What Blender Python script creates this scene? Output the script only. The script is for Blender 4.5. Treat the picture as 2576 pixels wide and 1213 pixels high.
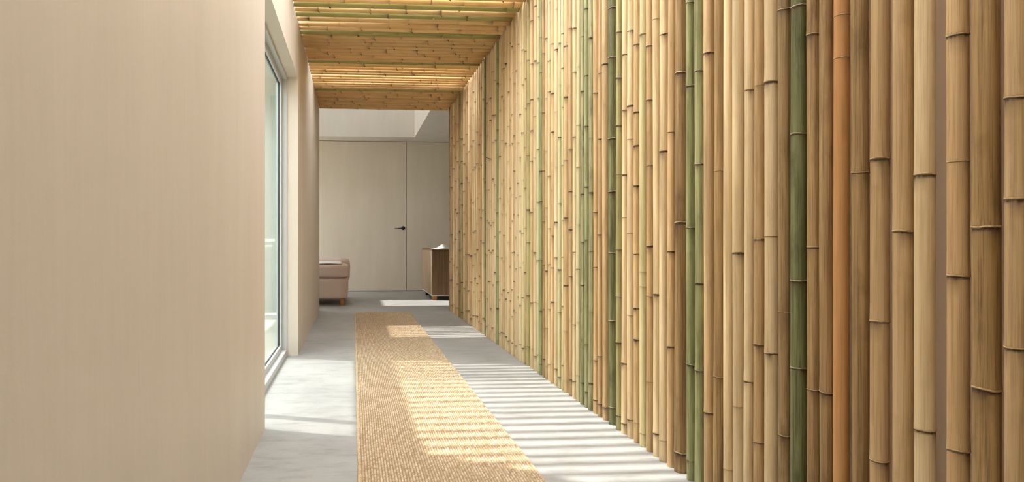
import bpy, bmesh, math, random
import numpy as np
from mathutils import Vector, Matrix, noise

for o in list(bpy.data.objects):
    bpy.data.objects.remove(o)
scene = bpy.context.scene
COL = scene.collection

# ------------------------------------------------------------------ camera
cam_data = bpy.data.cameras.new('camera')
cam_data.sensor_width = 36.0
cam_data.lens = 36.0 * 1500.0 / 2576.0
YAW = math.radians(4.0)
cam_data.shift_x = (1288.0 - (889.0 + 1500.0 * math.tan(YAW))) / 2576.0
cam_data.shift_y = (610.0 - 606.5) / 2576.0
cam_data.clip_start = 0.02
cam = bpy.data.objects.new('camera', cam_data)
cam.location = (0.0, 0.0, 0.9)
cam.rotation_euler = (math.pi / 2, 0.0, -YAW)
COL.objects.link(cam)
scene.camera = cam

# ------------------------------------------------------------------ sky, sun, exposure
world = bpy.data.worlds.new('sky')
scene.world = world
world.use_nodes = True
wn = world.node_tree.nodes
wn['Background'].inputs['Color'].default_value = (0.93, 0.965, 1.0, 1)
wn['Background'].inputs['Strength'].default_value = 6.0

SUN_DIR = Vector((1.0, -0.33, -3.6)).normalized()
sun_data = bpy.data.lights.new('sun', 'SUN')
sun_data.energy = 3.3
sun_data.angle = math.radians(1.0)
sun_data.color = (1.0, 0.95, 0.87)
sun = bpy.data.objects.new('sun', sun_data)
sun.rotation_euler = SUN_DIR.to_track_quat('-Z', 'Y').to_euler()
sun.location = (-3, 2, 9)
COL.objects.link(sun)

vs = scene.view_settings
vs.view_transform = 'Standard'
vs.look = 'None'
vs.exposure = 0.75
vs.gamma = 1.0
vs.use_curve_mapping = False
cy = scene.cycles
cy.use_denoising = True
cy.max_bounces = 14
cy.diffuse_bounces = 10
cy.glossy_bounces = 4
cy.transparent_max_bounces = 12
cy.sample_clamp_indirect = 8.0
cy.caustics_reflective = False
cy.caustics_refractive = False

# ------------------------------------------------------------------ helpers
def lin(r, g, b):
    def c(v):
        v /= 255.0
        return v / 12.92 if v <= 0.04045 else ((v + 0.055) / 1.055) ** 2.4
    return (c(r), c(g), c(b), 1.0)

def new_obj(name, mesh, mat=None, parent=None, smooth=False):
    o = bpy.data.objects.new(name, mesh)
    COL.objects.link(o)
    if mat is not None and not mesh.materials:
        mesh.materials.append(mat)
    if parent is not None:
        o.parent = parent
    if smooth:
        mesh.polygons.foreach_set('use_smooth', [True] * len(mesh.polygons))
    return o

def from_bm(name, bm, mat, parent=None, smooth=False):
    bmesh.ops.recalc_face_normals(bm, faces=bm.faces)
    me = bpy.data.meshes.new(name)
    bm.to_mesh(me)
    bm.free()
    return new_obj(name, me, mat, parent, smooth)

def empty(name, loc=(0, 0, 0), parent=None):
    o = bpy.data.objects.new(name, None)
    o.empty_display_size = 0.1
    COL.objects.link(o)
    o.location = loc
    if parent is not None:
        o.parent = parent
    return o

def tag(o, label=None, category=None, group=None, kind=None):
    if label: o['label'] = label
    if category: o['category'] = category
    if group: o['group'] = group
    if kind: o['kind'] = kind
    return o

def add_box(bm, x0, x1, y0, y1, z0, z1, bevel=0.0, seg=2):
    r = bmesh.ops.create_cube(bm, size=1.0)
    vs_ = r['verts']
    for v in vs_:
        v.co = Vector(((x0 + x1) / 2 + v.co.x * (x1 - x0), (y0 + y1) / 2 + v.co.y * (y1 - y0), (z0 + z1) / 2 + v.co.z * (z1 - z0)))
    if bevel > 0:
        es = list({e for v in vs_ for e in v.link_edges})
        bmesh.ops.bevel(bm, geom=es, offset=bevel, segments=seg, profile=0.5, affect='EDGES')

def add_prism(bm, pts, z0, z1):
    lo = [bm.verts.new((p[0], p[1], z0)) for p in pts]
    hi = [bm.verts.new((p[0], p[1], z1)) for p in pts]
    n = len(pts)
    bm.faces.new(lo); bm.faces.new(hi)
    for i in range(n):
        bm.faces.new((lo[i], lo[(i + 1) % n], hi[(i + 1) % n], hi[i]))

def box_obj(name, b, mat, parent=None, bevel=0.0, seg=2):
    bm = bmesh.new()
    add_box(bm, *b, bevel=bevel, seg=seg)
    return from_bm(name, bm, mat, parent)

def add_cyl(bm, p0, p1, r0, r1=None, n=16):
    r1 = r0 if r1 is None else r1
    p0 = Vector(p0); p1 = Vector(p1)
    q = (p1 - p0).normalized().to_track_quat('Z', 'Y').to_matrix()
    A = []; B = []
    for i in range(n):
        t = 2 * math.pi * i / n
        d = q @ Vector((math.cos(t), math.sin(t), 0))
        A.append(bm.verts.new(p0 + d * r0)); B.append(bm.verts.new(p1 + d * r1))
    bm.faces.new(A); bm.faces.new(B)
    for i in range(n):
        bm.faces.new((A[i], A[(i + 1) % n], B[(i + 1) % n], B[i]))

def cushion_mesh(name, b, rad, puff=0.0, cuts=10, sag=0.0):
    """soft upholstered block: rounded box with a bulging top and sides"""
    x0, x1, y0, y1, z0, z1 = b
    bm = bmesh.new()
    bmesh.ops.create_cube(bm, size=2.0)
    bmesh.ops.subdivide_edges(bm, edges=bm.edges[:], cuts=cuts, use_grid_fill=True)
    c = Vector(((x0 + x1) / 2, (y0 + y1) / 2, (z0 + z1) / 2))
    hx = Vector(((x1 - x0) / 2, (y1 - y0) / 2, (z1 - z0) / 2))
    for v in bm.verts:
        n = v.co.copy()
        p = Vector((n.x * hx.x, n.y * hx.y, n.z * hx.z))
        inner = Vector([max(-(hx[i] - rad), min(hx[i] - rad, p[i])) for i in range(3)])
        d = p - inner
        if d.length > 1e-6:
            # spread rounded corners
            m = max(abs(d[i]) for i in range(3))
            p = inner + d.normalized() * m
        wz = (1 - n.x ** 2) * (1 - n.y ** 2)
        wx = (1 - n.y ** 2) * (1 - n.z ** 2)
        wy = (1 - n.x ** 2) * (1 - n.z ** 2)
        p.z += puff * wz * (1 if n.z > 0 else -0.2) * abs(n.z)
        p.x += puff * 0.6 * wx * n.x
        p.y += puff * 0.6 * wy * n.y
        p += Vector((noise.noise(p * 6), noise.noise(p * 6 + Vector((9, 0, 0))), noise.noise(p * 6 + Vector((0, 7, 0))))) * sag
        v.co = c + p
    bmesh.ops.recalc_face_normals(bm, faces=bm.faces)
    me = bpy.data.meshes.new(name)
    bm.to_mesh(me); bm.free()
    return me

# ------------------------------------------------------------------ materials
def nodes_of(name):
    m = bpy.data.materials.new(name)
    m.use_nodes = True
    nt = m.node_tree
    return m, nt, nt.nodes['Principled BSDF']

def tex_coord(nt, scale, loc=(0, 0, 0), kind='Object'):
    tc = nt.nodes.new('ShaderNodeTexCoord')
    mp = nt.nodes.new('ShaderNodeMapping')
    mp.inputs['Scale'].default_value = scale
    mp.inputs['Location'].default_value = loc
    nt.links.new(tc.outputs[kind], mp.inputs['Vector'])
    return mp.outputs['Vector']

def noise_tex(nt, vec, scale=1.0, detail=4.0, rough=0.55, w=None):
    n = nt.nodes.new('ShaderNodeTexNoise')
    n.inputs['Scale'].default_value = scale
    n.inputs['Detail'].default_value = detail
    n.inputs['Roughness'].default_value = rough
    if w is not None:
        n.noise_dimensions = '4D'
        nt.links.new(w, n.inputs['W'])
    nt.links.new(vec, n.inputs['Vector'])
    return n.outputs['Fac']

def ramp(nt, fac, stops):
    r = nt.nodes.new('ShaderNodeValToRGB')
    el = r.color_ramp.elements
    while len(el) < len(stops):
        el.new(0.5)
    for e, (p, c) in zip(el, stops):
        e.position = p; e.color = c
    nt.links.new(fac, r.inputs['Fac'])
    return r.outputs['Color']

def mix(nt, fac, a, b, mode='MIX'):
    m = nt.nodes.new('ShaderNodeMix')
    m.data_type = 'RGBA'; m.blend_type = mode
    for s, v in ((m.inputs['Factor'], fac), (m.inputs[6], a), (m.inputs[7], b)):
        if hasattr(v, 'is_output'):
            nt.links.new(v, s)
        else:
            s.default_value = v
    return m.outputs[2]

def math_node(nt, op, a, b=0.0, c=0.0, clamp=False):
    m = nt.nodes.new('ShaderNodeMath')
    m.operation = op; m.use_clamp = clamp
    for s, v in zip(m.inputs, (a, b, c)):
        if hasattr(v, 'is_output'):
            nt.links.new(v, s)
        else:
            s.default_value = v
    return m.outputs[0]

def bump(nt, bsdf, height, strength=0.2, dist=0.01):
    b = nt.nodes.new('ShaderNodeBump')
    b.inputs['Strength'].default_value = strength
    b.inputs['Distance'].default_value = dist
    nt.links.new(height, b.inputs['Height'])
    nt.links.new(b.outputs['Normal'], bsdf.inputs['Normal'])

def plain(name, col, rough=0.6, metallic=0.0, spec=0.5):
    m, nt, b = nodes_of(name)
    b.inputs['Base Color'].default_value = col
    b.inputs['Roughness'].default_value = rough
    b.inputs['Metallic'].default_value = metallic
    b.inputs['Specular IOR Level'].default_value = spec
    return m

def grained(name, c1, c2, scale, rough=0.6, nscale=1.0, bstr=0.05, bdist=0.002, spec=0.4, lo=0.3, hi=0.7, detail=5):
    m, nt, b = nodes_of(name)
    v = tex_coord(nt, scale)
    n = noise_tex(nt, v, nscale, detail, 0.6)
    col = ramp(nt, n, [(lo, c1), (hi, c2)])
    nt.links.new(col, b.inputs['Base Color'])
    b.inputs['Roughness'].default_value = rough
    b.inputs['Specular IOR Level'].default_value = spec
    if bstr:
        bump(nt, b, n, bstr, bdist)
    return m

def plaster(name, c1, c2, rough=0.75):
    """fine plaster / limewash with soft vertical brushing and woven fine grain"""
    m, nt, b = nodes_of(name)
    v1 = tex_coord(nt, (2.0, 2.0, 0.35))
    n1 = noise_tex(nt, v1, 2.2, 5, 0.6)
    v2 = tex_coord(nt, (90, 90, 6))
    n2 = noise_tex(nt, v2, 1.0, 3, 0.6)
    v3 = tex_coord(nt, (220, 220, 220))
    n3 = noise_tex(nt, v3, 1.0, 2, 0.5)
    base = ramp(nt, n1, [(0.3, c1), (0.7, c2)])
    streak = ramp(nt, n2, [(0.25, (0.93, 0.92, 0.90, 1)), (0.75, (1.03, 1.03, 1.03, 1))])
    col = mix(nt, 0.35, base, streak, 'MULTIPLY')
    nt.links.new(col, b.inputs['Base Color'])
    b.inputs['Roughness'].default_value = rough
    b.inputs['Specular IOR Level'].default_value = 0.3
    h = math_node(nt, 'ADD', math_node(nt, 'MULTIPLY', n2, 0.6), n3)
    bump(nt, b, h, 0.10, 0.0015)
    return m

def concrete():
    m, nt, b = nodes_of('polished concrete')
    v = tex_coord(nt, (1, 1, 1))
    vs_ = tex_coord(nt, (1.2, 4.0, 1))
    n1 = noise_tex(nt, v, 1.6, 6, 0.62)
    n2 = noise_tex(nt, vs_, 3.5, 7, 0.7)
    n3 = noise_tex(nt, v, 60, 3, 0.6)
    base = ramp(nt, n1, [(0.25, lin(152, 153, 153)), (0.5, lin(166, 167, 166)), (0.78, lin(178, 178, 177))])
    cl = ramp(nt, n2, [(0.32, (0.62, 0.61, 0.60, 1)), (0.52, (1, 1, 1, 1)), (0.7, (1.0, 1.0, 1.0, 1)), (0.8, (1.05, 1.05, 1.04, 1))])
    fine = ramp(nt, n3, [(0.3, (0.95, 0.95, 0.94, 1)), (0.7, (1.02, 1.02, 1.02, 1))])
    col = mix(nt, 0.7, base, cl, 'MULTIPLY')
    col = mix(nt, 0.7, col, fine, 'MULTIPLY')
    nt.links.new(col, b.inputs['Base Color'])
    rg = math_node(nt, 'MULTIPLY_ADD', n2, 0.25, 0.36)
    nt.links.new(rg, b.inputs['Roughness'])
    b.inputs['Specular IOR Level'].default_value = 0.35
    bump(nt, b, n3, 0.05, 0.001)
    return m

BAMBOO_COLOURS = {
    # light, mid, dark streak, mottling amount
    'straw':     ((229, 210, 172), (214, 189, 145), (156, 126, 76), 0.32),
    'tan':       ((214, 186, 142), (195, 162, 114), (136, 102, 60), 0.45),
    'brown':     ((188, 158, 112), (158, 126, 80), (88, 63, 36), 0.72),
    'orange':    ((198, 151, 99), (184, 135, 83), (154, 105, 60), 0.25),
    'palegreen': ((218, 210, 168), (201, 191, 143), (154, 142, 90), 0.32),
    'olive':     ((188, 178, 126), (158, 150, 98), (102, 94, 56), 0.50),
    'green':     ((172, 172, 126), (142, 145, 98), (78, 78, 48), 0.62),
    'darkgreen': ((146, 148, 102), (113, 118, 74), (42, 45, 27), 0.85),
    'moss':      ((180, 172, 132), (145, 143, 102), (84, 78, 56), 0.80),
    'ceil':      ((230, 198, 143), (214, 176, 117), (160, 118, 70), 0.35),
    'ceilgreen': ((178, 170, 108), (144, 144, 82), (98, 94, 52), 0.40),
}

def bamboo_mat(cls):
    c1, c2, c3, mott = BAMBOO_COLOURS[cls]
    m, nt, b = nodes_of('bamboo ' + cls)
    oi = nt.nodes.new('ShaderNodeObjectInfo')
    w = math_node(nt, 'MULTIPLY', oi.outputs['Random'], 60.0)
    vlong = tex_coord(nt, (150, 150, 2.6))
    vmid = tex_coord(nt, (26, 26, 1.1))
    vblot = tex_coord(nt, (14, 14, 5))
    nl = noise_tex(nt, vlong, 1.0, 3, 0.6, w)
    nm = noise_tex(nt, vmid, 1.0, 4, 0.6, w)
    nb = noise_tex(nt, vblot, 1.0, 5, 0.65, w)
    base = ramp(nt, nm, [(0.3, lin(*c2)), (0.68, lin(*c1))])
    # fine lengthwise fibres
    fib = ramp(nt, nl, [(0.34, lin(*c3)), (0.58, (1, 1, 1, 1))])
    fibc = mix(nt, mott * 0.55, base, mix(nt, 1.0, base, fib, 'MULTIPLY'))
    vfine = tex_coord(nt, (520, 520, 5.5))
    nf = noise_tex(nt, vfine, 1.0, 2, 0.6, w)
    fine = ramp(nt, nf, [(0.36, lin(*c3)), (0.50, (1, 1, 1, 1))])
    fibc = mix(nt, 0.10 + mott * 0.45, fibc, mix(nt, 1.0, fibc, fine, 'MULTIPLY'))
    # mottled weathered patches
    blot = ramp(nt, nb, [(0.52, (0, 0, 0, 1)), (0.70, (1, 1, 1, 1))])
    bl = math_node(nt, 'MULTIPLY', blot, mott * 0.75)
    col = mix(nt, bl, fibc, lin(*c3))
    # per pole tone
    tone = math_node(nt, 'MULTIPLY_ADD', oi.outputs['Random'], 0.26, 0.87)
    comb = nt.nodes.new('ShaderNodeCombineColor')
    for k in range(3):
        nt.links.new(tone, comb.inputs[k])
    col = mix(nt, 1.0, col, comb.outputs[0], 'MULTIPLY')
    # dark stain at the nodes, kept as a vertex attribute on the pole
    at = nt.nodes.new('ShaderNodeAttribute')
    at.attribute_name = 'stain'
    st = math_node(nt, 'MULTIPLY', at.outputs['Fac'], math_node(nt, 'MULTIPLY_ADD', nl, 1.6, 0.05), clamp=True)
    col = mix(nt, st, col, lin(70, 48, 30))
    nt.links.new(col, b.inputs['Base Color'])
    b.inputs['Roughness'].default_value = 0.46
    b.inputs['Specular IOR Level'].default_value = 0.42
    bump(nt, b, math_node(nt, 'ADD', nl, nf), 0.14, 0.0008)
    return m

MB = {k: bamboo_mat(k) for k in BAMBOO_COLOURS}
def ring_mat(name, c1, c2):
    m, nt, b = nodes_of(name)
    v = tex_coord(nt, (90, 90, 260))
    n = noise_tex(nt, v, 1.0, 3, 0.6)
    col = ramp(nt, n, [(0.3, c1), (0.62, c2)])
    at = nt.nodes.new('ShaderNodeAttribute'); at.attribute_name = 'stain'
    k = math_node(nt, 'MULTIPLY', at.outputs['Fac'], math_node(nt, 'MULTIPLY_ADD', n, 0.9, 0.45), clamp=True)
    col = mix(nt, k, col, lin(52, 36, 24))
    nt.links.new(col, b.inputs['Base Color'])
    b.inputs['Roughness'].default_value = 0.65
    bump(nt, b, n, 0.4, 0.001)
    return m
M_RING = ring_mat('bamboo node ring', lin(150, 116, 74), lin(214, 188, 142))
M_RING_GREEN = ring_mat('green bamboo node ring', lin(106, 96, 70), lin(186, 178, 148))
M_CUT = grained('bamboo cut end', lin(150, 112, 70), lin(196, 158, 106), (80, 80, 80), 0.8)
M_STUB = plain('bamboo branch stub', lin(92, 58, 34), 0.7)
M_STUB_PALE = plain('pale bamboo branch stub', lin(206, 170, 110), 0.7)

M_FLOOR = concrete()
M_WALL = plaster('warm beige plaster', lin(206, 198, 185), lin(213, 205, 192), 0.52)
M_WALL_FAR = plaster('far beige plaster', lin(211, 200, 182), lin(219, 209, 192), 0.75)
M_BACKING = plaster('taupe plaster', lin(224, 208, 186), lin(230, 214, 193), 0.8)
M_CEIL = plaster('pale plaster ceiling', lin(214, 208, 198), lin(222, 216, 207), 0.8)
M_OUT = plaster('pale exterior render', lin(168, 174, 168), lin(178, 184, 178), 0.8)
M_GROUND = grained('pale terrace paving', lin(190, 188, 178), lin(206, 204, 195), (3, 3, 3), 0.8)
M_FRAME = plain('grey powder-coated metal', lin(186, 190, 190), 0.4, 0.0, 0.5)
M_FRAME_PALE = plain('pale metal frame', lin(208, 208, 203), 0.45)
M_GASKET = plain('black gasket', lin(34, 38, 44), 0.6)
M_BLACK = plain('black metal', lin(22, 22, 23), 0.4)
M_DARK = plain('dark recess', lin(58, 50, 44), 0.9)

def glass_mat():
    m = bpy.data.materials.new('clear door glass')
    m.use_nodes = True
    nt = m.node_tree
    for n in list(nt.nodes):
        nt.nodes.remove(n)
    out = nt.nodes.new('ShaderNodeOutputMaterial')
    tr = nt.nodes.new('ShaderNodeBsdfTransparent')
    tr.inputs['Color'].default_value = (0.97, 0.99, 0.98, 1)
    gl = nt.nodes.new('ShaderNodeBsdfGlossy')
    gl.inputs['Roughness'].default_value = 0.02
    gl.inputs['Color'].default_value = (0.95, 1.0, 0.98, 1)
    fr = nt.nodes.new('ShaderNodeFresnel')
    fr.inputs['IOR'].default_value = 1.45
    k = math_node(nt, 'MULTIPLY', fr.outputs[0], 0.38)
    mx = nt.nodes.new('ShaderNodeMixShader')
    nt.links.new(k, mx.inputs[0])
    nt.links.new(tr.outputs[0], mx.inputs[1])
    nt.links.new(gl.outputs[0], mx.inputs[2])
    nt.links.new(mx.outputs[0], out.inputs['Surface'])
    return m
M_GLASS = glass_mat()

def frosted_mat():
    m = bpy.data.materials.new('translucent fill-light panel')  # diffuser of the added overhead fill panel
    m.use_nodes = True
    nt = m.node_tree
    for n in list(nt.nodes):
        nt.nodes.remove(n)
    out = nt.nodes.new('ShaderNodeOutputMaterial')
    tr = nt.nodes.new('ShaderNodeBsdfTranslucent')
    tr.inputs['Color'].default_value = (0.80, 0.80, 0.78, 1)
    df = nt.nodes.new('ShaderNodeBsdfDiffuse')
    df.inputs['Color'].default_value = (0.8, 0.8, 0.8, 1)
    mx = nt.nodes.new('ShaderNodeMixShader')
    mx.inputs[0].default_value = 0.2
    nt.links.new(tr.outputs[0], mx.inputs[1])
    nt.links.new(df.outputs[0], mx.inputs[2])
    nt.links.new(mx.outputs[0], out.inputs['Surface'])
    return m
M_FROST = frosted_mat()

def wood_mat(name, c1, c2, c3):
    m, nt, b = nodes_of(name)
    v = tex_coord(nt, (46, 46, 1.6))
    n = noise_tex(nt, v, 1.0, 5, 0.6)
    v2 = tex_coord(nt, (160, 160, 4))
    n2 = noise_tex(nt, v2, 1.0, 3, 0.6)
    col = ramp(nt, n, [(0.3, lin(*c1)), (0.5, lin(*c2)), (0.72, lin(*c3))])
    f2 = ramp(nt, n2, [(0.3, (0.82, 0.8, 0.78, 1)), (0.7, (1.05, 1.05, 1.05, 1))])
    col = mix(nt, 0.6, col, f2, 'MULTIPLY')
    nt.links.new(col, b.inputs['Base Color'])
    b.inputs['Roughness'].default_value = 0.5
    bump(nt, b, n2, 0.08, 0.001)
    return m
M_WALNUT = wood_mat('walnut veneer', (106, 80, 54), (130, 100, 70), (150, 118, 86))
M_WALNUT_PALE = wood_mat('pale walnut veneer', (128, 106, 82), (166, 142, 114), (190, 168, 140))
M_OAK = wood_mat('honey oak', (150, 100, 48), (176, 120, 62), (196, 140, 78))
M_FABRIC = grained('dusty pink woven fabric', lin(204, 184, 173), lin(230, 213, 204), (420, 420, 420), 0.95, 1.0, 0.25, 0.001, 0.2)
M_WHITE_CLOTH = grained('white cloth', lin(226, 226, 226), lin(240, 240, 240), (200, 200, 200), 0.9, 1.0, 0.1, 0.001, 0.2)

def rug_mat():
    m, nt, b = nodes_of('woven natural jute')
    at = nt.nodes.new('ShaderNodeAttribute'); at.attribute_name = 'stitch'
    v = tex_coord(nt, (300, 120, 100))
    n = noise_tex(nt, v, 1.0, 4, 0.65)
    v2 = tex_coord(nt, (6, 6, 6))
    n2 = noise_tex(nt, v2, 1.0, 4, 0.6)
    col = ramp(nt, at.outputs['Fac'], [(0.0, lin(164, 140, 108)), (0.35, lin(194, 173, 143)), (0.7, lin(216, 201, 177)), (1.0, lin(234, 225, 209))])
    cr = nt.nodes.new('ShaderNodeAttribute'); cr.attribute_name = 'recess_shade'
    col = mix(nt, cr.outputs['Fac'], col, lin(152, 122, 86))      # occlusion shade painted into the dips between the stitches
    fib = ramp(nt, n, [(0.3, (0.74, 0.70, 0.64, 1)), (0.65, (1.06, 1.05, 1.03, 1))])
    col = mix(nt, 0.75, col, fib, 'MULTIPLY')
    big = ramp(nt, n2, [(0.3, (0.92, 0.91, 0.90, 1)), (0.7, (1.03, 1.03, 1.03, 1))])
    col = mix(nt, 0.8, col, big, 'MULTIPLY')
    nt.links.new(col, b.inputs['Base Color'])
    b.inputs['Roughness'].default_value = 0.92
    b.inputs['Specular IOR Level'].default_value = 0.15
    bump(nt, b, n, 0.5, 0.002)
    return m
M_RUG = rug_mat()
M_RUG_EDGE = grained('jute edging', lin(186, 156, 114), lin(220, 198, 160), (200, 60, 100), 0.92, 1.0, 0.5, 0.002, 0.15)

# ================================================================== STRUCTURE
XL_NEAR, XL, XR = -0.425, -0.44, 1.26
Y_END = 7.86                       # corridor opens into the far room here
Y_FAR = 10.96                      # far wall of the room
H_C = 2.64                         # underside of the bamboo ceiling
H_ROOM = 2.76
T = SUN_DIR / -SUN_DIR.z           # horizontal run of sunlight per metre of fall

def struct(o, label=None):
    o['kind'] = 'structure'
    if label: o['label'] = label
    return o

# floors
struct(box_obj('floor', (-0.62, 1.40, -3.0, Y_END - 0.003, -0.12, 0.0), M_FLOOR), 'pale grey polished concrete corridor floor')
struct(box_obj('floor_far', (-3.3, 3.5, Y_END, Y_FAR + 0.1, -0.12, 0.0), M_FLOOR), 'grey concrete floor of the room beyond the corridor')
bm = bmesh.new()
add_box(bm, -40, -0.621, -30, 7.70, -0.14, -0.03)
add_box(bm, -40, -3.31, 7.70, 40, -0.14, -0.03)
struct(from_bm('ground', bm, M_GROUND), 'pale terrace paving outside the glass door')

# left wall: near block, header over the glass door, far block with a rounded end
Y_D0, Y_D1, H_D = 2.91, 4.78, 2.21
Y_P = 2.72                         # near wall thinned out of view, shaped to let sunlight land nearer
bm = bmesh.new()
add_box(bm, -0.515, XL_NEAR, -3.0, Y_D0, 0.0, H_C + 0.02)
add_box(bm, -0.60, -0.515, -3.0, Y_P, 0.0, H_C + 0.02)
add_box(bm, -0.605, XL, Y_D0, Y_D1, H_D, H_C + 0.02)
add_box(bm, -0.605, -0.515, Y_P, Y_D0, H_D, H_C + 0.02)
pts = [(-0.60, Y_D1), (XL, Y_D1)]
R = 0.10
for k in range(9):
    t = k / 8 * math.pi / 2
    pts.append((XL - R + R * math.cos(t), Y_END - R + R * math.sin(t)))
pts.append((-0.60, Y_END))
add_prism(bm, pts, 0.0, H_C + 0.02)
struct(from_bm('wall_left', bm, M_WALL), 'smooth warm beige plaster wall on the window side of the corridor')

# wall behind the bamboo, wall behind the viewer
struct(box_obj('wall_right', (1.335, 1.45, -3.0, Y_END, 0.0, 2.74), M_BACKING), 'taupe plaster wall behind the bamboo poles')
struct(box_obj('wall_back', (-0.6, 1.45, -3.12, -3.0, 0.0, 2.74), M_WALL))

struct(box_obj('wall_sky_block', (-2.75, -2.55, -3.0, 7.70, -0.03, 3.0), M_OUT), 'added pale wall across the terrace that cuts sky light to the door')  # unseen wall added to hold back sky light from the glass door

# roof slab over the corridor, with the open strip that lets the sun in between the ceiling poles
def up(p, h):
    """point on a plane at height h whose sunlight lands at floor point p"""
    return (p[0] - T.x * h, p[1] - T.y * h)
HR = 2.78
d0 = up((-0.415, 2.908), HR); d1 = up((0.642, 2.309), HR)       # near oblique edge
f0 = up((-0.47, 4.652), HR); f1 = up((0.86, 4.392), HR)         # far edge
def along(a, b, x):
    return (x, a[1] + (b[1] - a[1]) * (x - a[0]) / (b[0] - a[0]))
bm = bmesh.new()
add_prism(bm, [(-1.7, -3.1), (1.45, -3.1), (1.45, -1.0), (-1.7, -1.0)], HR, HR + 0.10)
XS = 1.16                          # unseen roof strip shaped to shade the top of the bamboo screen
add_prism(bm, [along(d0, d1, XS), (1.45, along(d0, d1, XS)[1]), (1.45, along(f0, f1, XS)[1]), along(f0, f1, XS)], HR, HR + 0.10)
add_prism(bm, [(XS, 5.0), (1.45, 5.0), (1.45, 7.0), (XS, 7.0)], HR + 0.001, HR + 0.099)
bg = bmesh.new()
add_prism(bg, [(-1.7, -1.0), (1.45, -1.0), (1.45, along(d0, d1, XS)[1]), along(d0, d1, XS), along(d0, d1, -1.7)], HR + 0.03, HR + 0.035)
struct(from_bm('ceiling_fill_panel', bg, M_FROST), 'translucent fill-light panel added over the near end of the corridor')  # translucent panel added overhead for soft fill light near the camera
h0, h1 = up((0.24, 5.60), HR)[1], up((0.24, 6.35), HR)[1]
add_prism(bm, [along(f0, f1, -1.7), along(f0, f1, 1.45), (1.45, h0), (-1.7, h0)], HR, HR + 0.10)
add_prism(bm, [(-1.7, h0), (-0.44, h0), (-0.44, h1), (-1.7, h1)], HR, HR + 0.10)
add_prism(bm, [(-1.7, h1), (1.45, h1), (1.45, Y_END), (-1.7, Y_END)], HR, HR + 0.10)
add_prism(bm, [(-0.60, h1), (-0.44, h1), (-0.44, Y_END), (-0.60, Y_END)], H_C + 0.02, HR)
add_prism(bm, [(-0.60, -3.0), (-0.44, -3.0), (-0.44, 2.2), (-0.60, 2.2)], H_C + 0.02, HR)
struct(from_bm('ceiling', bm, M_CEIL), 'pale roof slab above the bamboo ceiling')

# far room
bm = bmesh.new()
add_box(bm, -3.42, -0.60, 7.72, Y_END, 0.0, 5.3)          # facade towards the terrace
add_box(bm, -0.60, 1.45, 7.80, Y_END, H_C + 0.075, 5.3)
add_box(bm, 1.345, 3.6, 7.74, Y_END, 0.0, 5.3)
struct(from_bm('wall_front', bm, M_OUT), 'pale rendered facade seen through the glass door')
bm = bmesh.new()
add_box(bm, -3.42, -3.3, Y_END, Y_FAR, 0.0, 0.3)
add_box(bm, -3.42, -3.3, Y_END, Y_FAR, 2.4, 5.3)
add_box(bm, -3.42, -3.3, Y_END, 8.5, 0.3, 2.4)
add_box(bm, -3.42, -3.3, 10.3, Y_FAR, 0.3, 2.4)
struct(from_bm('wall_room_left', bm, M_WALL_FAR))  # opening added out of view to light the far room
struct(box_obj('wall_room_right', (3.5, 3.62, Y_END, Y_FAR, 0.0, 5.3), M_WALL_FAR))
# far wall: fixed panels and the flush full-height door
X_SEAM = 0.975
wf = struct(box_obj('wall_far', (-3.42, 3.62, Y_FAR + 0.03, Y_FAR + 0.15, 0.0, 5.3), M_DARK), 'beige panelled far wall of the room')
box_obj('panel', (X_SEAM + 0.004, 3.5, Y_FAR, Y_FAR + 0.03, 0.012, H_ROOM - 0.008), M_WALL_FAR, wf)
box_obj('panel', (-3.3, -0.905, Y_FAR, Y_FAR + 0.03, 0.012, H_ROOM - 0.008), M_WALL_FAR, wf)
dr = struct(empty('door_2', (0, Y_FAR, 0)), 'flush full-height beige door with a black lever handle')
dr_leaf = box_obj('door_leaf', (-0.897, X_SEAM - 0.004, 0.0, 0.03, 0.012, H_ROOM - 0.008), M_WALL_FAR, dr)
hx, hz = 0.915, 1.165
hd = empty('handle', (0, 0, 0), dr); hd['label'] = 'black lever handle with a round rose'
bm = bmesh.new()
add_cyl(bm, (hx, 0.0, hz), (hx, -0.012, hz), 0.036, 0.034, 24)
add_cyl(bm, (hx, -0.012, hz), (hx, -0.05, hz), 0.012, 0.012, 16)
from_bm('rose', bm, M_BLACK, hd, True)
bm = bmesh.new()
add_cyl(bm, (hx + 0.012, -0.05, hz - 0.002), (hx - 0.16, -0.05, hz - 0.012), 0.012, 0.006, 14)
from_bm('lever', bm, M_BLACK, hd, True)

# far ceiling with a deep light well
WX0, WX1, WY0, WY1 = -1.7, 1.08, 8.15, 10.49
bm = bmesh.new()
add_box(bm, -3.3, WX0, Y_END, Y_FAR + 0.1, H_ROOM, H_ROOM + 0.06)
add_box(bm, WX1, 3.5, Y_END, Y_FAR + 0.1, H_ROOM, H_ROOM + 0.06)
add_box(bm, WX0, WX1, Y_END, WY0, H_ROOM, H_ROOM + 0.06)
add_box(bm, WX0, WX1, WY1, Y_FAR + 0.1, H_ROOM, H_ROOM + 0.06)
HW = 5.2
add_box(bm, WX0 - 0.06, WX0, WY0 - 0.06, WY1 + 0.06, H_ROOM + 0.06, HW)
add_box(bm, WX1, WX1 + 0.06, WY0 - 0.06, WY1 + 0.06, H_ROOM + 0.06, HW)
add_box(bm, WX0, WX1, WY0 - 0.06, WY0, H_ROOM + 0.06, HW)
add_box(bm, WX0, WX1, WY1, WY1 + 0.06, H_ROOM + 0.06, HW)
sx0, sy0 = up((0.41, 8.43), HW); sx1, sy1 = up((1.62, 9.28), HW)
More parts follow.
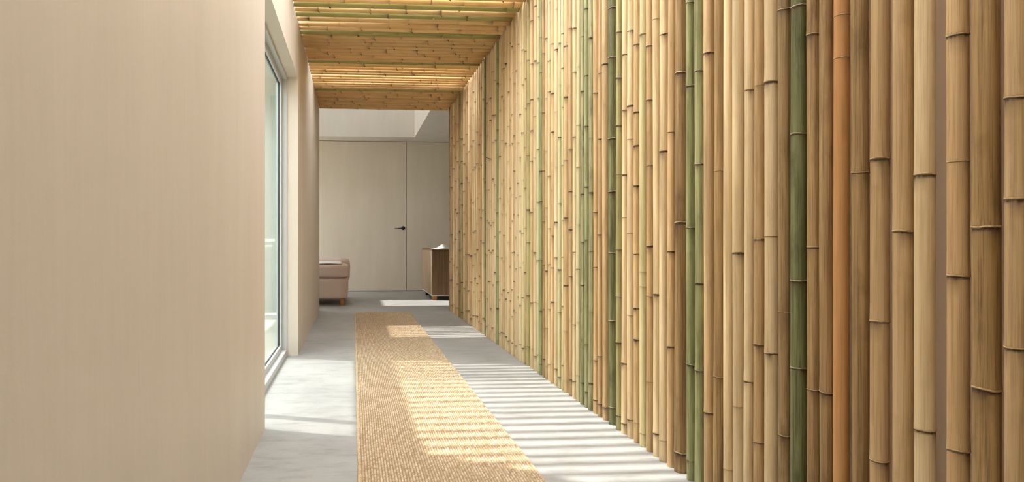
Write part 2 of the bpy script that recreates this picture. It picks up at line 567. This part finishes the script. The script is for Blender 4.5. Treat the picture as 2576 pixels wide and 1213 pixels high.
add_box(bm, -3.42, sx0, 7.72, Y_FAR + 0.1, HW, HW + 0.08)
add_box(bm, sx1, 3.62, 7.72, Y_FAR + 0.1, HW, HW + 0.08)
add_box(bm, sx0, sx1, 7.72, sy0, HW, HW + 0.08)
add_box(bm, sx0, sx1, sy1, Y_FAR + 0.1, HW, HW + 0.08)
struct(from_bm('ceiling_far', bm, M_CEIL), 'white ceiling with a deep skylight well in the far room')

# sliding glass door in the left wall
sd = struct(empty('door_1', (-0.545, Y_D0, 0)), 'tall sliding glass door in a pale grey metal frame')
def sdbox(name, x0, x1, y0, y1, z0, z1, mat, parent=None, bevel=0.003):
    o = box_obj(name, (x0 + 0.545, x1 + 0.545, y0 - Y_D0, y1 - Y_D0, z0, z1), mat, parent or sd, bevel, 1)
    return o
def frame_mesh(name, x0, x1, y0, y1, z0, z1, w, wb, mat, parent):
    bm = bmesh.new()
    ox, oy = 0.545, -Y_D0
    for b in ((y0, y0 + w, z0, z1), (y1 - w, y1, z0, z1), (y0 + w, y1 - w, z1 - w, z1), (y0 + w, y1 - w, z0, z0 + wb)):
        add_box(bm, x0 + ox, x1 + ox, b[0] + oy, b[1] + oy, b[2], b[3], 0.002, 1)
    return from_bm(name, bm, mat, parent)
frame_mesh('outer_frame', -0.605, -0.525, Y_P, Y_D1, 0.0, H_D, 0.020, 0.050, M_FRAME, sd)
def sash(y0, y1):
    s = frame_mesh('sash', -0.600, -0.562, y0, y1, 0.050, H_D - 0.020, 0.040, 0.040, M_FRAME, sd)
    frame_mesh('gasket', -0.592, -0.577, y0 + 0.036, y1 - 0.036, 0.086, H_D - 0.056, 0.006, 0.006, M_GASKET, s)
    sdbox('pane', -0.587, -0.581, y0 + 0.038, y1 - 0.038, 0.088, H_D - 0.058, M_GLASS, s, 0.0)
    return s
sash(3.14, Y_D1 - 0.020)
sash(Y_P + 0.020, 3.20)

# handrail on the terrace outside the glass
hr = tag(empty('handrail', (-1.7, 6.0, -0.03)), 'pale metal handrail standing outside, seen through the glass door', 'handrail')
bm = bmesh.new()
add_box(bm, -0.8, 0.925, -0.025, 0.025, 0.935, 0.965, 0.006, 2)
from_bm('top_rail', bm, M_FRAME_PALE, hr)
bm = bmesh.new()
add_box(bm, -0.8, 0.90, -0.015, 0.015, 0.885, 0.905, 0.004, 2)
from_bm('lower_rail', bm, M_FRAME, hr)
for px in (-0.75, 0.0, 0.72):
    bm = bmesh.new()
    add_cyl(bm, (px, 0, 0), (px, 0, 0.936), 0.014, 0.014, 12)
    from_bm('post', bm, M_FRAME_PALE, hr, True)

# ================================================================== BAMBOO
rng = random.Random(11)

def pole_mesh(name, length, r, nodes, sides, seed, bend=0.0, taper=0.05):
    """hollow-looking culm: internodes, flared nodes, cut ends; axis = local z, foot at z = 0"""
    rd = random.Random(seed)
    q = r / 0.018
    prof = {0.0: (0.985, 0.55), 0.002: (1.0, 0.15)}
    for zn, s in nodes:
        for dz, fr, st in ((0.05, 1.0, 0.0), (0.022, 1.0 + 0.02 * s, 0.0), (0.009, 1.0 + 0.04 * s, 0.05 * s), (0.0035, 1.0 + 0.062 * s, 0.12 * s),
                           (0.0008, 1.0 + 0.05 * s, 0.5 * s), (-0.0022, 1.0 - 0.012 * s, 1.3 * s), (-0.0048, 1.0 - 0.004 * s, 1.1 * s),
                           (-0.010, 1.0 + 0.012 * s, 0.75 * s), (-0.022, 1.0 + 0.008 * s, 0.36 * s), (-0.048, 1.0, 0.0)):
            z = zn + dz * q
            if 0.004 < z < length - 0.004:
                prof[round(z, 5)] = (fr, st)
    step = 0.22
    z = step
    while z < length:
        if all(abs(z - k) > 0.06 for k in prof):
            prof[round(z, 5)] = (1.0, 0.0)
        z += step
    prof[length] = (0.99, 0.3)
    zs = sorted(prof)
    ph = rd.uniform(0, 6.28); ph2 = rd.uniform(0, 6.28)
    verts = []; stain = []
    for z in zs:
        fr, st = prof[z]
        rr = r * fr * (1.0 + taper * (0.5 - z / length))
        ox = bend * math.sin(z * 1.7 + ph); oy = bend * math.sin(z * 1.3 + ph2)
        for i in range(sides):
            t = 2 * math.pi * i / sides
            verts.append((ox + rr * math.cos(t), oy + rr * math.sin(t), z))
            a = 0.55 + 0.45 * math.sin(t * 2 + seed * 1.7 + z * 9) + 0.5 * math.sin(t * 5 + seed + z * 31) * 0.4
            stain.append(st * (max(0.25, a) if st < 1.0 else 1.0))
    faces = []
    for k in range(len(zs) - 1):
        for i in range(sides):
            j = (i + 1) % sides
            faces.append((k * sides + i, k * sides + j, (k + 1) * sides + j, (k + 1) * sides + i))
    faces.append(tuple(range(sides - 1, -1, -1)))
    top = (len(zs) - 1) * sides
    faces.append(tuple(top + i for i in range(sides)))
    me = bpy.data.meshes.new(name)
    me.from_pydata(verts, [], faces)
    at = me.attributes.new('stain', 'FLOAT', 'POINT')
    at.data.foreach_set('value', stain)
    nf = len(faces)
    sm = [True] * (nf - 2) + [False, False]
    me.polygons.foreach_set('use_smooth', sm)
    me.polygons.foreach_set('material_index', [0] * (nf - 2) + [1, 1])
    def axis(z):
        return (bend * math.sin(z * 1.7 + ph), bend * math.sin(z * 1.3 + ph2))
    return me, axis

def ring_mesh(r, s, seed, sides=24):
    """irregular sheath-scar ring around a node"""
    rd = random.Random(seed)
    q = r / 0.018
    a1, a2 = rd.uniform(0, 6.28), rd.uniform(0, 6.28)
    prof = [(0.96, -0.0020), (1.04, -0.0018), (1.072, -0.0006), (1.078, 0.0008), (1.06, 0.0022), (0.97, 0.0030)]
    verts = []; faces = []
    for i in range(sides):
        t = 2 * math.pi * i / sides
        dz = (0.0014 * math.sin(t + a1) + 0.0006 * math.sin(3 * t + a2) + rd.uniform(-0.0003, 0.0003)) * q * s
        k = 1.0 + 0.012 * math.sin(2 * t + a2) * s + rd.uniform(-0.006, 0.006) * s
        for fr, z in prof:
            f = 1.0 + (fr - 1.0) * (0.35 + 0.65 * s) * k
            verts.append((r * f * math.cos(t), r * f * math.sin(t), z * q * (0.45 + 0.55 * s) + dz))
    m = len(prof)
    for i in range(sides):
        j = (i + 1) % sides
        for k in range(m):
            l = (k + 1) % m
            faces.append((i * m + k, j * m + k, j * m + l, i * m + l))
    me = bpy.data.meshes.new('node_ring')
    me.from_pydata(verts, [], faces)
    at = me.attributes.new('stain', 'FLOAT', 'POINT')
    at.data.foreach_set('value', [1.1, 1.0, 0.45, 0.0, 0.0, 0.2] * sides)
    me.polygons.foreach_set('use_smooth', [True] * len(faces))
    return me

GREENS = ('green', 'darkgreen', 'moss', 'olive', 'ceilgreen')
POLE_LABEL = {'darkgreen': 'dark green bamboo pole', 'green': 'green bamboo pole', 'moss': 'mottled grey-green bamboo pole',
              'orange': 'smooth orange-brown bamboo pole', 'palegreen': 'pale green-yellow bamboo pole', 'olive': 'olive bamboo pole',
              'ceilgreen': 'green bamboo pole'}

screen = tag(empty('bamboo_screen', (XR + 0.03, 4.2, 0.0)), 'long floor-to-ceiling screen of upright straw, brown and green bamboo poles', 'bamboo screen')
# position along the corridor, radius, colour, node heights (negative = faint node); None = irregular nodes
POLES = [
(7.7948, 0.0149, 'brown', None),
(7.6967, 0.0286, 'tan', None),
(7.5149, 0.0227, 'straw', None),
(7.373, 0.024, 'tan', None),
(7.2258, 0.0235, 'straw', None),
(7.0847, 0.0237, 'brown', None),
(6.9444, 0.0265, 'olive', None),
(6.7916, 0.0244, 'straw', None),
(6.6537, 0.0255, 'tan', None),
(6.5124, 0.0244, 'straw', None),
(6.3798, 0.0241, 'tan', None),
(6.2519, 0.0178, 'straw', None),
(6.1585, 0.0187, 'straw', None),
(6.0618, 0.0203, 'straw', None),
(5.9588, 0.0187, 'tan', None),
(5.8653, 0.0166, 'tan', None),
(5.7825, 0.0217, 'straw', None),
(5.6776, 0.0144, 'darkgreen', None),
(5.6081, 0.0173, 'straw', None),
(5.5264, 0.0164, 'straw', None),
(5.4499, 0.0166, 'straw', None),
(5.3731, 0.02, 'straw', None),
(5.2822, 0.0204, 'straw', None),
(5.191, 0.0214, 'green', None),
(5.098, 0.0149, 'straw', None),
(5.0331, 0.0159, 'straw', None),
(4.9652, 0.0148, 'tan', None),
(4.9019, 0.0192, 'straw', None),
(4.8221, 0.0184, 'straw', None),
(4.7472, 0.013, 'tan', None),
(4.6942, 0.0136, 'straw', None),
(4.6391, 0.0166, 'tan', None),
(4.5736, 0.0137, 'straw', None),
(4.52, 0.0128, 'straw', None),
(4.4643, 0.0151, 'straw', None),
(4.3997, 0.0149, 'palegreen', None),
(4.332, 0.0134, 'tan', None),
(4.2748, 0.0217, 'olive', None),
(4.1828, 0.0191, 'tan', None),
(4.1017, 0.0185, 'straw', None),
(4.0295, 0.0143, 'palegreen', None),
(3.9719, 0.0167, 'green', None),
(3.9079, 0.0154, 'brown', None),
(3.8475, 0.0145, 'tan', None),
(3.7934, 0.0149, 'straw', None),
(3.7379, 0.0188, 'tan', None),
(3.6696, 0.0191, 'straw', None),
(3.6008, 0.0151, 'palegreen', None),
(3.5415, 0.0105, 'palegreen', None),
(3.4985, 0.0207, 'tan', None),
(3.4195, 0.0168, 'tan', None),
(3.3558, 0.0165, 'straw', None),
(3.2945, 0.0153, 'palegreen', None),
(3.2352, 0.0154, 'moss', None),
(3.1779, 0.0151, 'green', None),
(3.1221, 0.0175, 'moss', None),
(3.0585, 0.0155, 'tan', [1.685, 1.061, 0.77, 0.282, 0.073]),
(2.995, 0.0129, 'tan', [1.772, 1.433, 0.941, 0.315, 0.069]),
(2.942, 0.0185, 'tan', [1.803, 0.069]),
(2.8679, 0.0222, 'darkgreen', [2.057, 1.811, 1.411, 1.15, 0.849, 0.514, 0.086]),
(2.7838, 0.0163, 'olive', [1.909, 1.689, 1.46, -1.225, 0.866, 0.642, 0.42, 0.069]),
(2.7234, 0.0157, 'straw', [1.781, 1.521, 1.218, -1.016, 0.333, 0.049]),
(2.6645, 0.0174, 'straw', [1.872, 1.528, -1.373, -0.942, -0.565, 0.085]),
(2.6022, 0.0159, 'tan', [1.79, 1.485, 1.335, 1.154, 0.848, 0.605, 0.465, -0.089]),
(2.5459, 0.0165, 'palegreen', [1.815, -0.77, -0.704, -0.059]),
(2.4883, 0.0172, 'tan', [1.745, 1.512, 1.231, 0.886, -0.669, -0.3]),
(2.43, 0.0168, 'straw', [-1.838, 0.682, 0.099]),
(2.3735, 0.0197, 'straw', [1.757, 1.277, -0.086]),
(2.3104, 0.016, 'tan', [1.342, 0.865, 0.483]),
(2.2565, 0.0229, 'brown', [1.563, 0.978, 0.078]),
(2.1769, 0.0154, 'green', [1.807, 1.492, 0.956, 0.437, 0.076]),
(2.1221, 0.017, 'green', [1.532, 1.19, 0.749, 0.428]),
(2.0627, 0.0176, 'tan', [1.58, 0.29]),
(2.0033, 0.017, 'brown', [-1.15, 0.431]),
(1.9472, 0.0159, 'straw', [-0.128]),
(1.8953, 0.0178, 'straw', [0.866, -0.356]),
(1.8393, 0.0151, 'straw', [1.39, 0.452]),
(1.7913, 0.015, 'tan', [-1.393, 0.911, 0.579, 0.272]),
(1.7441, 0.0197, 'straw', [1.391, -0.918, 0.562]),
(1.6844, 0.0176, 'brown', [1.589, -0.694, 0.33]),
(1.6314, 0.0207, 'darkgreen', [1.576, 1.211, 0.791, 0.539]),
(1.5733, 0.0173, 'brown', [1.477, 0.886, 0.492]),
(1.5243, 0.0168, 'brown', [0.497]),
(1.4777, 0.0174, 'orange', [-1.494, -1.383]),
(1.4232, 0.0182, 'brown', [1.076]),
(1.3643, 0.0189, 'tan', [1.103, 0.708, 0.371]),
(1.3047, 0.0193, 'tan', [0.926]),
(1.2484, 0.0183, 'straw', [1.051, 0.482]),
(1.1798, 0.0182, 'tan', [1.339, -1.071, 0.83, 0.46]),
(1.1221, 0.0214, 'brown', [0.932, 0.604]),
(1.0642, 0.017, 'tan', [1.18, 0.983, 0.697]),
(1.0138, 0.0144, 'straw', [1.054, 0.717]),
(0.9696, 0.0153, 'tan', [1.224, 0.844]),
(0.9211, 0.0159, 'tan', [1.088, 0.638]),
(0.8714, 0.0155, 'brown', [0.9]),
(0.8229, 0.0154, 'straw', [1.143, 0.724]),
(0.7744, 0.0149, 'tan', [0.975]),
(0.7286, 0.0151, 'tan', [1.177, 0.818]),
(0.684, 0.0175, 'tan', [0.956]),
(0.6361, 0.0178, 'tan', [1.099]),
(0.5909, 0.0167, 'tan', [0.991]),
(0.5443, 0.0157, 'brown', [1.024]),
(0.4984, 0.0172, 'tan', [0.83]),
(0.454, 0.0159, 'tan', [0.837]),
(0.4044, 0.0162, 'straw', [0.813]),
(0.3562, 0.0186, 'tan', [1.02]),
(0.3064, 0.0151, 'tan', [0.897]),
(0.2615, 0.0176, 'straw', [0.888]),
(0.2164, 0.0168, 'tan', [0.875]),
(0.1688, 0.0156, 'straw', [0.909]),
(0.1221, 0.0165, 'tan', [1.099]),
(0.0746, 0.0168, 'tan', [0.927]),
(0.0294, 0.0152, 'straw', [1.021]),
(-0.0182, 0.0189, 'straw', [0.964]),
(-0.0657, 0.0163, 'straw', [0.837]),
]
for idx, (y, r, cls, nodes) in enumerate(POLES):
    near = nodes is not None
    ns = []
    if near:
        ns = [(abs(z), 0.35 if z < 0 else rng.uniform(0.8, 1.15)) for z in nodes]
        z = max(max([n[0] for n in ns]) + 0.30, 0.93 + 0.4067 * (y + 0.09)) + rng.uniform(0.0, 0.15)
        while z < 2.58:
            ns.append((z, rng.uniform(0.5, 1.1))); z += rng.uniform(0.28, 0.4)
        z = min(min([n[0] for n in ns]) - 0.26, 0.87 - 0.402 * (y + 0.09)) - rng.uniform(0.0, 0.1)
        while z > 0.05:
            ns.append((z, rng.uniform(0.5, 1.0))); z -= rng.uniform(0.24, 0.34)
    else:
        z = rng.uniform(0.07, 0.16)
        while z < 2.58:
            ns.append((z, rng.choice((0.35, 0.8, 0.8, 1.0)))); z += rng.uniform(0.2, 0.42)
    sides = 28 if y < 2.0 else (20 if y < 3.3 else 14)
    bend = 0.0018
    me, axis = pole_mesh('bamboo_pole', 2.70, r, ns, sides, idx + 1, bend)
    po = new_obj('bamboo_pole', me, MB[cls], screen)
    me.materials.append(M_CUT)
    po.location = (XR + r - screen.location.x, y - screen.location.y, 0.0)
    if cls in POLE_LABEL:
        po['label'] = POLE_LABEL[cls]
    if y < 3.1:
        for k, (z, s) in enumerate(ns):
            rr = r * (1.0 + 0.05 * (0.5 - z / 2.70))
            ro = new_obj('node_ring', ring_mesh(rr, s, idx * 31 + k, sides), M_RING_GREEN if cls in GREENS else M_RING, po)
            ax = axis(z)
            ro.location = (ax[0], ax[1], z)

# bamboo ceiling: poles laid across the corridor
canopy = tag(empty('bamboo_ceiling', (XL, 4.2, H_C)), 'slatted corridor ceiling of honey-coloured bamboo poles laid crosswise with green ones', 'bamboo ceiling')
GREEN_Y = (4.47, 4.60, 5.03, 5.80, 6.90)
y = 7.80
k = 0
while y > -0.6:
    if y > 4.12:
        r = rng.uniform(0.022, 0.027) if y > 4.8 else rng.uniform(0.029, 0.032)
        pitch = 0.096 + rng.uniform(-0.010, 0.010)
    else:
        r = rng.uniform(0.020, 0.024)
        pitch = 0.104 + rng.uniform(-0.008, 0.008)
    cls = 'ceilgreen' if any(abs(y - g) < 0.05 for g in GREEN_Y) else 'ceil'
    L = 1.687 + rng.uniform(-0.006, 0.004)
    ns = []
    z = rng.uniform(0.06, 0.3)
    while z < L - 0.03:
        ns.append((z, rng.choice((0.25, 0.4, 0.6, 0.8)))); z += rng.uniform(0.22, 0.42)
    me, axis = pole_mesh('bamboo_pole', L, r, ns, 16, 900 + k, 0.002)
    po = new_obj('bamboo_pole', me, MB[cls], canopy)
    me.materials.append(M_CUT)
    po.rotation_euler = (0, math.pi / 2, 0)
    po.location = (rng.uniform(0.0, 0.004), y - 4.2, r + rng.uniform(0.0, 0.004))
    if cls in POLE_LABEL:
        po['label'] = POLE_LABEL[cls]
    if y > 4.2:
        for z, s in ns:
            if rng.random() < (0.9 if cls == 'ceilgreen' else 0.6):
                # cut branch stub on the underside, facing the corridor
                ang = rng.uniform(-0.9, 0.5)
                bm = bmesh.new()
                dx, dy = math.cos(ang), -math.sin(ang)      # local x points down once the pole is laid flat
                L2 = rng.uniform(0.004, 0.011)
                p0 = Vector((dx * r * 0.96, dy * r * 0.96, 0)); p1 = Vector((dx * (r + L2), dy * (r + L2), rng.uniform(0.002, 0.01)))
                add_cyl(bm, p0, p1, rng.uniform(0.005, 0.010) if cls == 'ceilgreen' else rng.uniform(0.003, 0.006), 0.003, 8)
                so = from_bm('branch_stub', bm, (M_STUB_PALE if (cls == 'ceilgreen' and rng.random() < 0.6) else M_STUB), po)
                ax = axis(z)
                so.location = (ax[0], ax[1], z)
    y -= pitch
    k += 1

# ================================================================== RUG
RX0, RX1, RY0, RY1 = 0.022, 0.715, 1.55, 7.60
cw, rh, n = 0.0112, 0.0112, 3
ncol = int(round((RX1 - RX0) / cw)); nrow = int(round((RY1 - RY0) / rh))
nx, ny = ncol * n + 1, nrow * n + 1
u = np.arange(nx) / n; v = np.arange(ny) / n
U, V = np.meshgrid(u, v)
rs = np.random.RandomState(3)
ci = np.clip(np.floor(U).astype(int), 0, ncol - 1)
Vs = V + 0.5 * (ci % 2) + 0.18 * np.sin(V * 0.21 + ci * 0.4)
ri = np.clip(np.floor(Vs).astype(int), 0, nrow + 2)
st_rand = rs.rand(nrow + 3, ncol)
amp = 0.7 + 0.5 * rs.rand(nrow + 3, ncol)
fu = U - np.floor(U); fv = Vs - np.floor(Vs)
hcol = np.sqrt(np.clip(1 - (2 * fu - 1) ** 2, 0, 1))
hrow = 0.30 + 0.70 * np.sin(np.pi * np.clip(fv, 0, 1))
Hh = 0.006 + 0.0080 * hcol * hrow * amp[ri, ci]
wob = 0.0012 * np.sin(V * 0.05 * 6.28 / 3) + 0.0015 * np.sin(V * 0.009 * 6.28)
X = RX0 + U * cw + wob * 0.6 + rs.uniform(-0.0006, 0.0006, U.shape)
Y = RY0 + V * rh + rs.uniform(-0.0008, 0.0008, U.shape)
edge = (U <= 0.01) | (U >= ncol - 0.01) | (V <= 0.01) | (V >= nrow - 0.01)
Hh[edge] = 0.0005
co = np.stack([X, Y, Hh], -1).reshape(-1, 3).astype(np.float32)
ii = np.arange(nx * ny).reshape(ny, nx)
quads = np.stack([ii[:-1, :-1], ii[:-1, 1:], ii[1:, 1:], ii[1:, :-1]], -1).reshape(-1, 4)
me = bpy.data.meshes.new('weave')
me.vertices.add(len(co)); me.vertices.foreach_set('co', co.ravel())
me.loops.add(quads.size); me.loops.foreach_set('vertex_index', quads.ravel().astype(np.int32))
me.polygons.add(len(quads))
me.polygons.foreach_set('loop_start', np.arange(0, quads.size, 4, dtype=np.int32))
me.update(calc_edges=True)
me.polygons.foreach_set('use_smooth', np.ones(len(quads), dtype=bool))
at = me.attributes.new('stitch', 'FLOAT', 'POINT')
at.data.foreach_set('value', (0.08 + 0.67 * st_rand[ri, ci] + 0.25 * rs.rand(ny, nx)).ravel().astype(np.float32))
at = me.attributes.new('recess_shade', 'FLOAT', 'POINT')  # painted shade mask, strongest in the dips of the weave
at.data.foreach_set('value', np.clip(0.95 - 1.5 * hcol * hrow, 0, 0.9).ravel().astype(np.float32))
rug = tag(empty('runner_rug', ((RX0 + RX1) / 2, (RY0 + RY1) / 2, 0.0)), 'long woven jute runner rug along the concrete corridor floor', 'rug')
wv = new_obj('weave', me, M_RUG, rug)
wv.location = (-(RX0 + RX1) / 2, -(RY0 + RY1) / 2, 0.0)
def edging(name, p0, p1):
    bm = bmesh.new()
    d = Vector(p1) - Vector(p0); m = max(2, int(d.length / 0.03)); prev = None
    nrm = Vector((-d.y, d.x, 0)).normalized()
    for k in range(m + 1):
        p = Vector(p0) + d * k / m
        p = p + nrm * (0.0012 * math.sin(k * 1.9) + 0.0012 * math.sin(k * 0.37))
        ringv = [bm.verts.new(p + nrm * a + Vector((0, 0, b))) for a, b in ((-0.0055, 0.0002), (-0.0055, 0.006), (-0.002, 0.0092), (0.002, 0.0092), (0.0055, 0.006), (0.0055, 0.0002))]
        if prev:
            for q in range(6):
                bm.faces.new((prev[q], prev[(q + 1) % 6], ringv[(q + 1) % 6], ringv[q]))
        prev = ringv
    return from_bm(name, bm, M_RUG_EDGE, rug, True)
cxr, cyr = (RX0 + RX1) / 2, (RY0 + RY1) / 2
edging('edging', (RX0 - cxr, RY0 - cyr, 0), (RX0 - cxr, RY1 - cyr, 0))
edging('edging', (RX1 - cxr, RY0 - cyr, 0), (RX1 - cxr, RY1 - cyr, 0))
edging('edging', (RX0 - cxr, RY1 - cyr, 0), (RX1 - cxr, RY1 - cyr, 0))

# ================================================================== SOFA
sofa = tag(empty('sofa', (-0.55, 9.1, 0.0)), 'dusty pink upholstered sofa end with oak block legs behind the corridor wall', 'sofa')
def so_cush(name, x0, x1, y0, y1, z0, z1, rad, puff, sag=0.002):
    me = cushion_mesh(name, (x0 + 0.55, x1 + 0.55, y0 - 9.1, y1 - 9.1, z0, z1), rad, puff, 12, sag)
    return new_obj(name, me, M_FABRIC, sofa, True)
so_cush('base', -1.75, -0.085, 8.50, 9.75, 0.092, 0.392, 0.035, 0.012)
so_cush('armrest', -1.75, -0.060, 9.12, 9.75, 0.30, 0.650, 0.06, 0.012)
so_cush('seat_cushion', -1.75, -0.075, 8.49, 9.20, 0.396, 0.588, 0.055, 0.014)
for lx in (-0.16, -1.68):
    for ly in (8.545, 9.68):
        bm = bmesh.new()
        add_box(bm, lx - 0.027 + 0.55, lx + 0.027 + 0.55, ly - 0.027 - 9.1, ly + 0.027 - 9.1, 0.0, 0.094, 0.003, 1)
        from_bm('leg', bm, M_OAK, sofa)
# white throw lying over the seat cushion
bm = bmesh.new()
nx_, ny_ = 30, 24
grid = []
for i in range(nx_ + 1):
    row = []
    for j in range(ny_ + 1):
        x = -1.30 + (1.30 - 0.17) * i / nx_; yy = 8.525 + 0.54 * j / ny_
        z = 0.608 + 0.0015 * math.sin(x * 25 + yy * 13) - 0.010 * max(0, (i / nx_ - 0.86) / 0.14) ** 2 - 0.012 * max(0, 1 - j / 4.0) ** 2
        row.append(bm.verts.new((x + 0.7, yy - 8.8, z - 0.59)))
    grid.append(row)
for i in range(nx_):
    for j in range(ny_):
        bm.faces.new((grid[i][j], grid[i + 1][j], grid[i + 1][j + 1], grid[i][j + 1]))
r_ = bmesh.ops.extrude_face_region(bm, geom=bm.faces[:])
for g in r_['geom']:
    if isinstance(g, bmesh.types.BMVert):
        g.co.z += 0.010
th = from_bm('throw_blanket', bm, M_WHITE_CLOTH, None, True)
th.location = (-0.7, 8.8, 0.59)
tag(th, 'thin white throw folded flat on the pink sofa seat', 'blanket')

# ================================================================== SIDEBOARD
CX0, CX1, CY0, CY1 = 1.215, 1.80, 9.20, 10.48
cab = tag(empty('sideboard', (CX0, CY0, 0.0)), 'dark walnut sideboard on oak legs half hidden by the bamboo screen', 'sideboard')
W, D = CX1 - CX0, CY1 - CY0
box_obj('body', (0.012, W, 0.012, D, 0.088, 0.775), M_WALNUT, cab)
box_obj('side_panel', (0.0, 0.012, 0.0, D, 0.082, 0.775), M_WALNUT_PALE, cab, 0.002, 1)
fp = empty('front', (0, 0, 0), cab)
n_s = 18
for k in range(n_s):
    x0 = 0.014 + (W - 0.014) * k / n_s
    box_obj('slat', (x0, x0 + (W - 0.014) / n_s - 0.0008, -0.002, 0.013, 0.086, 0.762), M_WALNUT, fp, 0.001, 1)
tp = box_obj('top', (-0.004, W, -0.008, D, 0.775, 0.795), M_WALNUT, cab, 0.003, 1)
bm = bmesh.new()
add_box(bm, -0.003, W, -0.005, 0.010, 0.070, 0.082)
add_box(bm, -0.003, 0.012, 0.010, D, 0.070, 0.082)
from_bm('bottom_trim', bm, M_FRAME_PALE, cab)
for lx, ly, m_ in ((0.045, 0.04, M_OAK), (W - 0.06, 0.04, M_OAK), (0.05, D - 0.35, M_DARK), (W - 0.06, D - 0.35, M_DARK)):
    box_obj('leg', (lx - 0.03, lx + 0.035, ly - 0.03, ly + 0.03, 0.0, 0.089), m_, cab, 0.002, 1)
# white cloth heaped on the sideboard
bm = bmesh.new()
nx_, ny_ = 44, 36
lo = []; hi = []
for i in range(nx_ + 1):
    a = []; b = []
    for j in range(ny_ + 1):
        x = 0.05 + 0.50 * i / nx_; yy = 0.01 + 0.52 * j / ny_
        e = min(1.0, 14 * min(i / nx_, 1 - i / nx_, j / ny_, 1 - j / ny_))
        d = ((x - 0.205) / 0.062) ** 2 + ((yy - 0.20) / 0.13) ** 2
        z = 0.010 * e + 0.072 * math.exp(-d * 0.75) + 0.004 * math.sin(x * 40 + yy * 17) * math.exp(-d * 0.4) * e
        a.append(bm.verts.new((x, yy, 0.0))); b.append(bm.verts.new((x, yy, z + 0.002)))
    lo.append(a); hi.append(b)
for i in range(nx_):
    for j in range(ny_):
        bm.faces.new((hi[i][j], hi[i + 1][j], hi[i + 1][j + 1], hi[i][j + 1]))
        bm.faces.new((lo[i][j], lo[i][j + 1], lo[i + 1][j + 1], lo[i + 1][j]))
for i in range(nx_):
    bm.faces.new((lo[i][0], lo[i + 1][0], hi[i + 1][0], hi[i][0])); bm.faces.new((lo[i][ny_], hi[i][ny_], hi[i + 1][ny_], lo[i + 1][ny_]))
for j in range(ny_):
    bm.faces.new((lo[0][j], hi[0][j], hi[0][j + 1], lo[0][j + 1])); bm.faces.new((lo[nx_][j], lo[nx_][j + 1], hi[nx_][j + 1], hi[nx_][j]))
cl = from_bm('white_cloth', bm, M_WHITE_CLOTH, None, True)
cl.location = (CX0, CY0, 0.7955)
tag(cl, 'white cloth rising in a soft mound on top of the walnut sideboard', 'cloth')
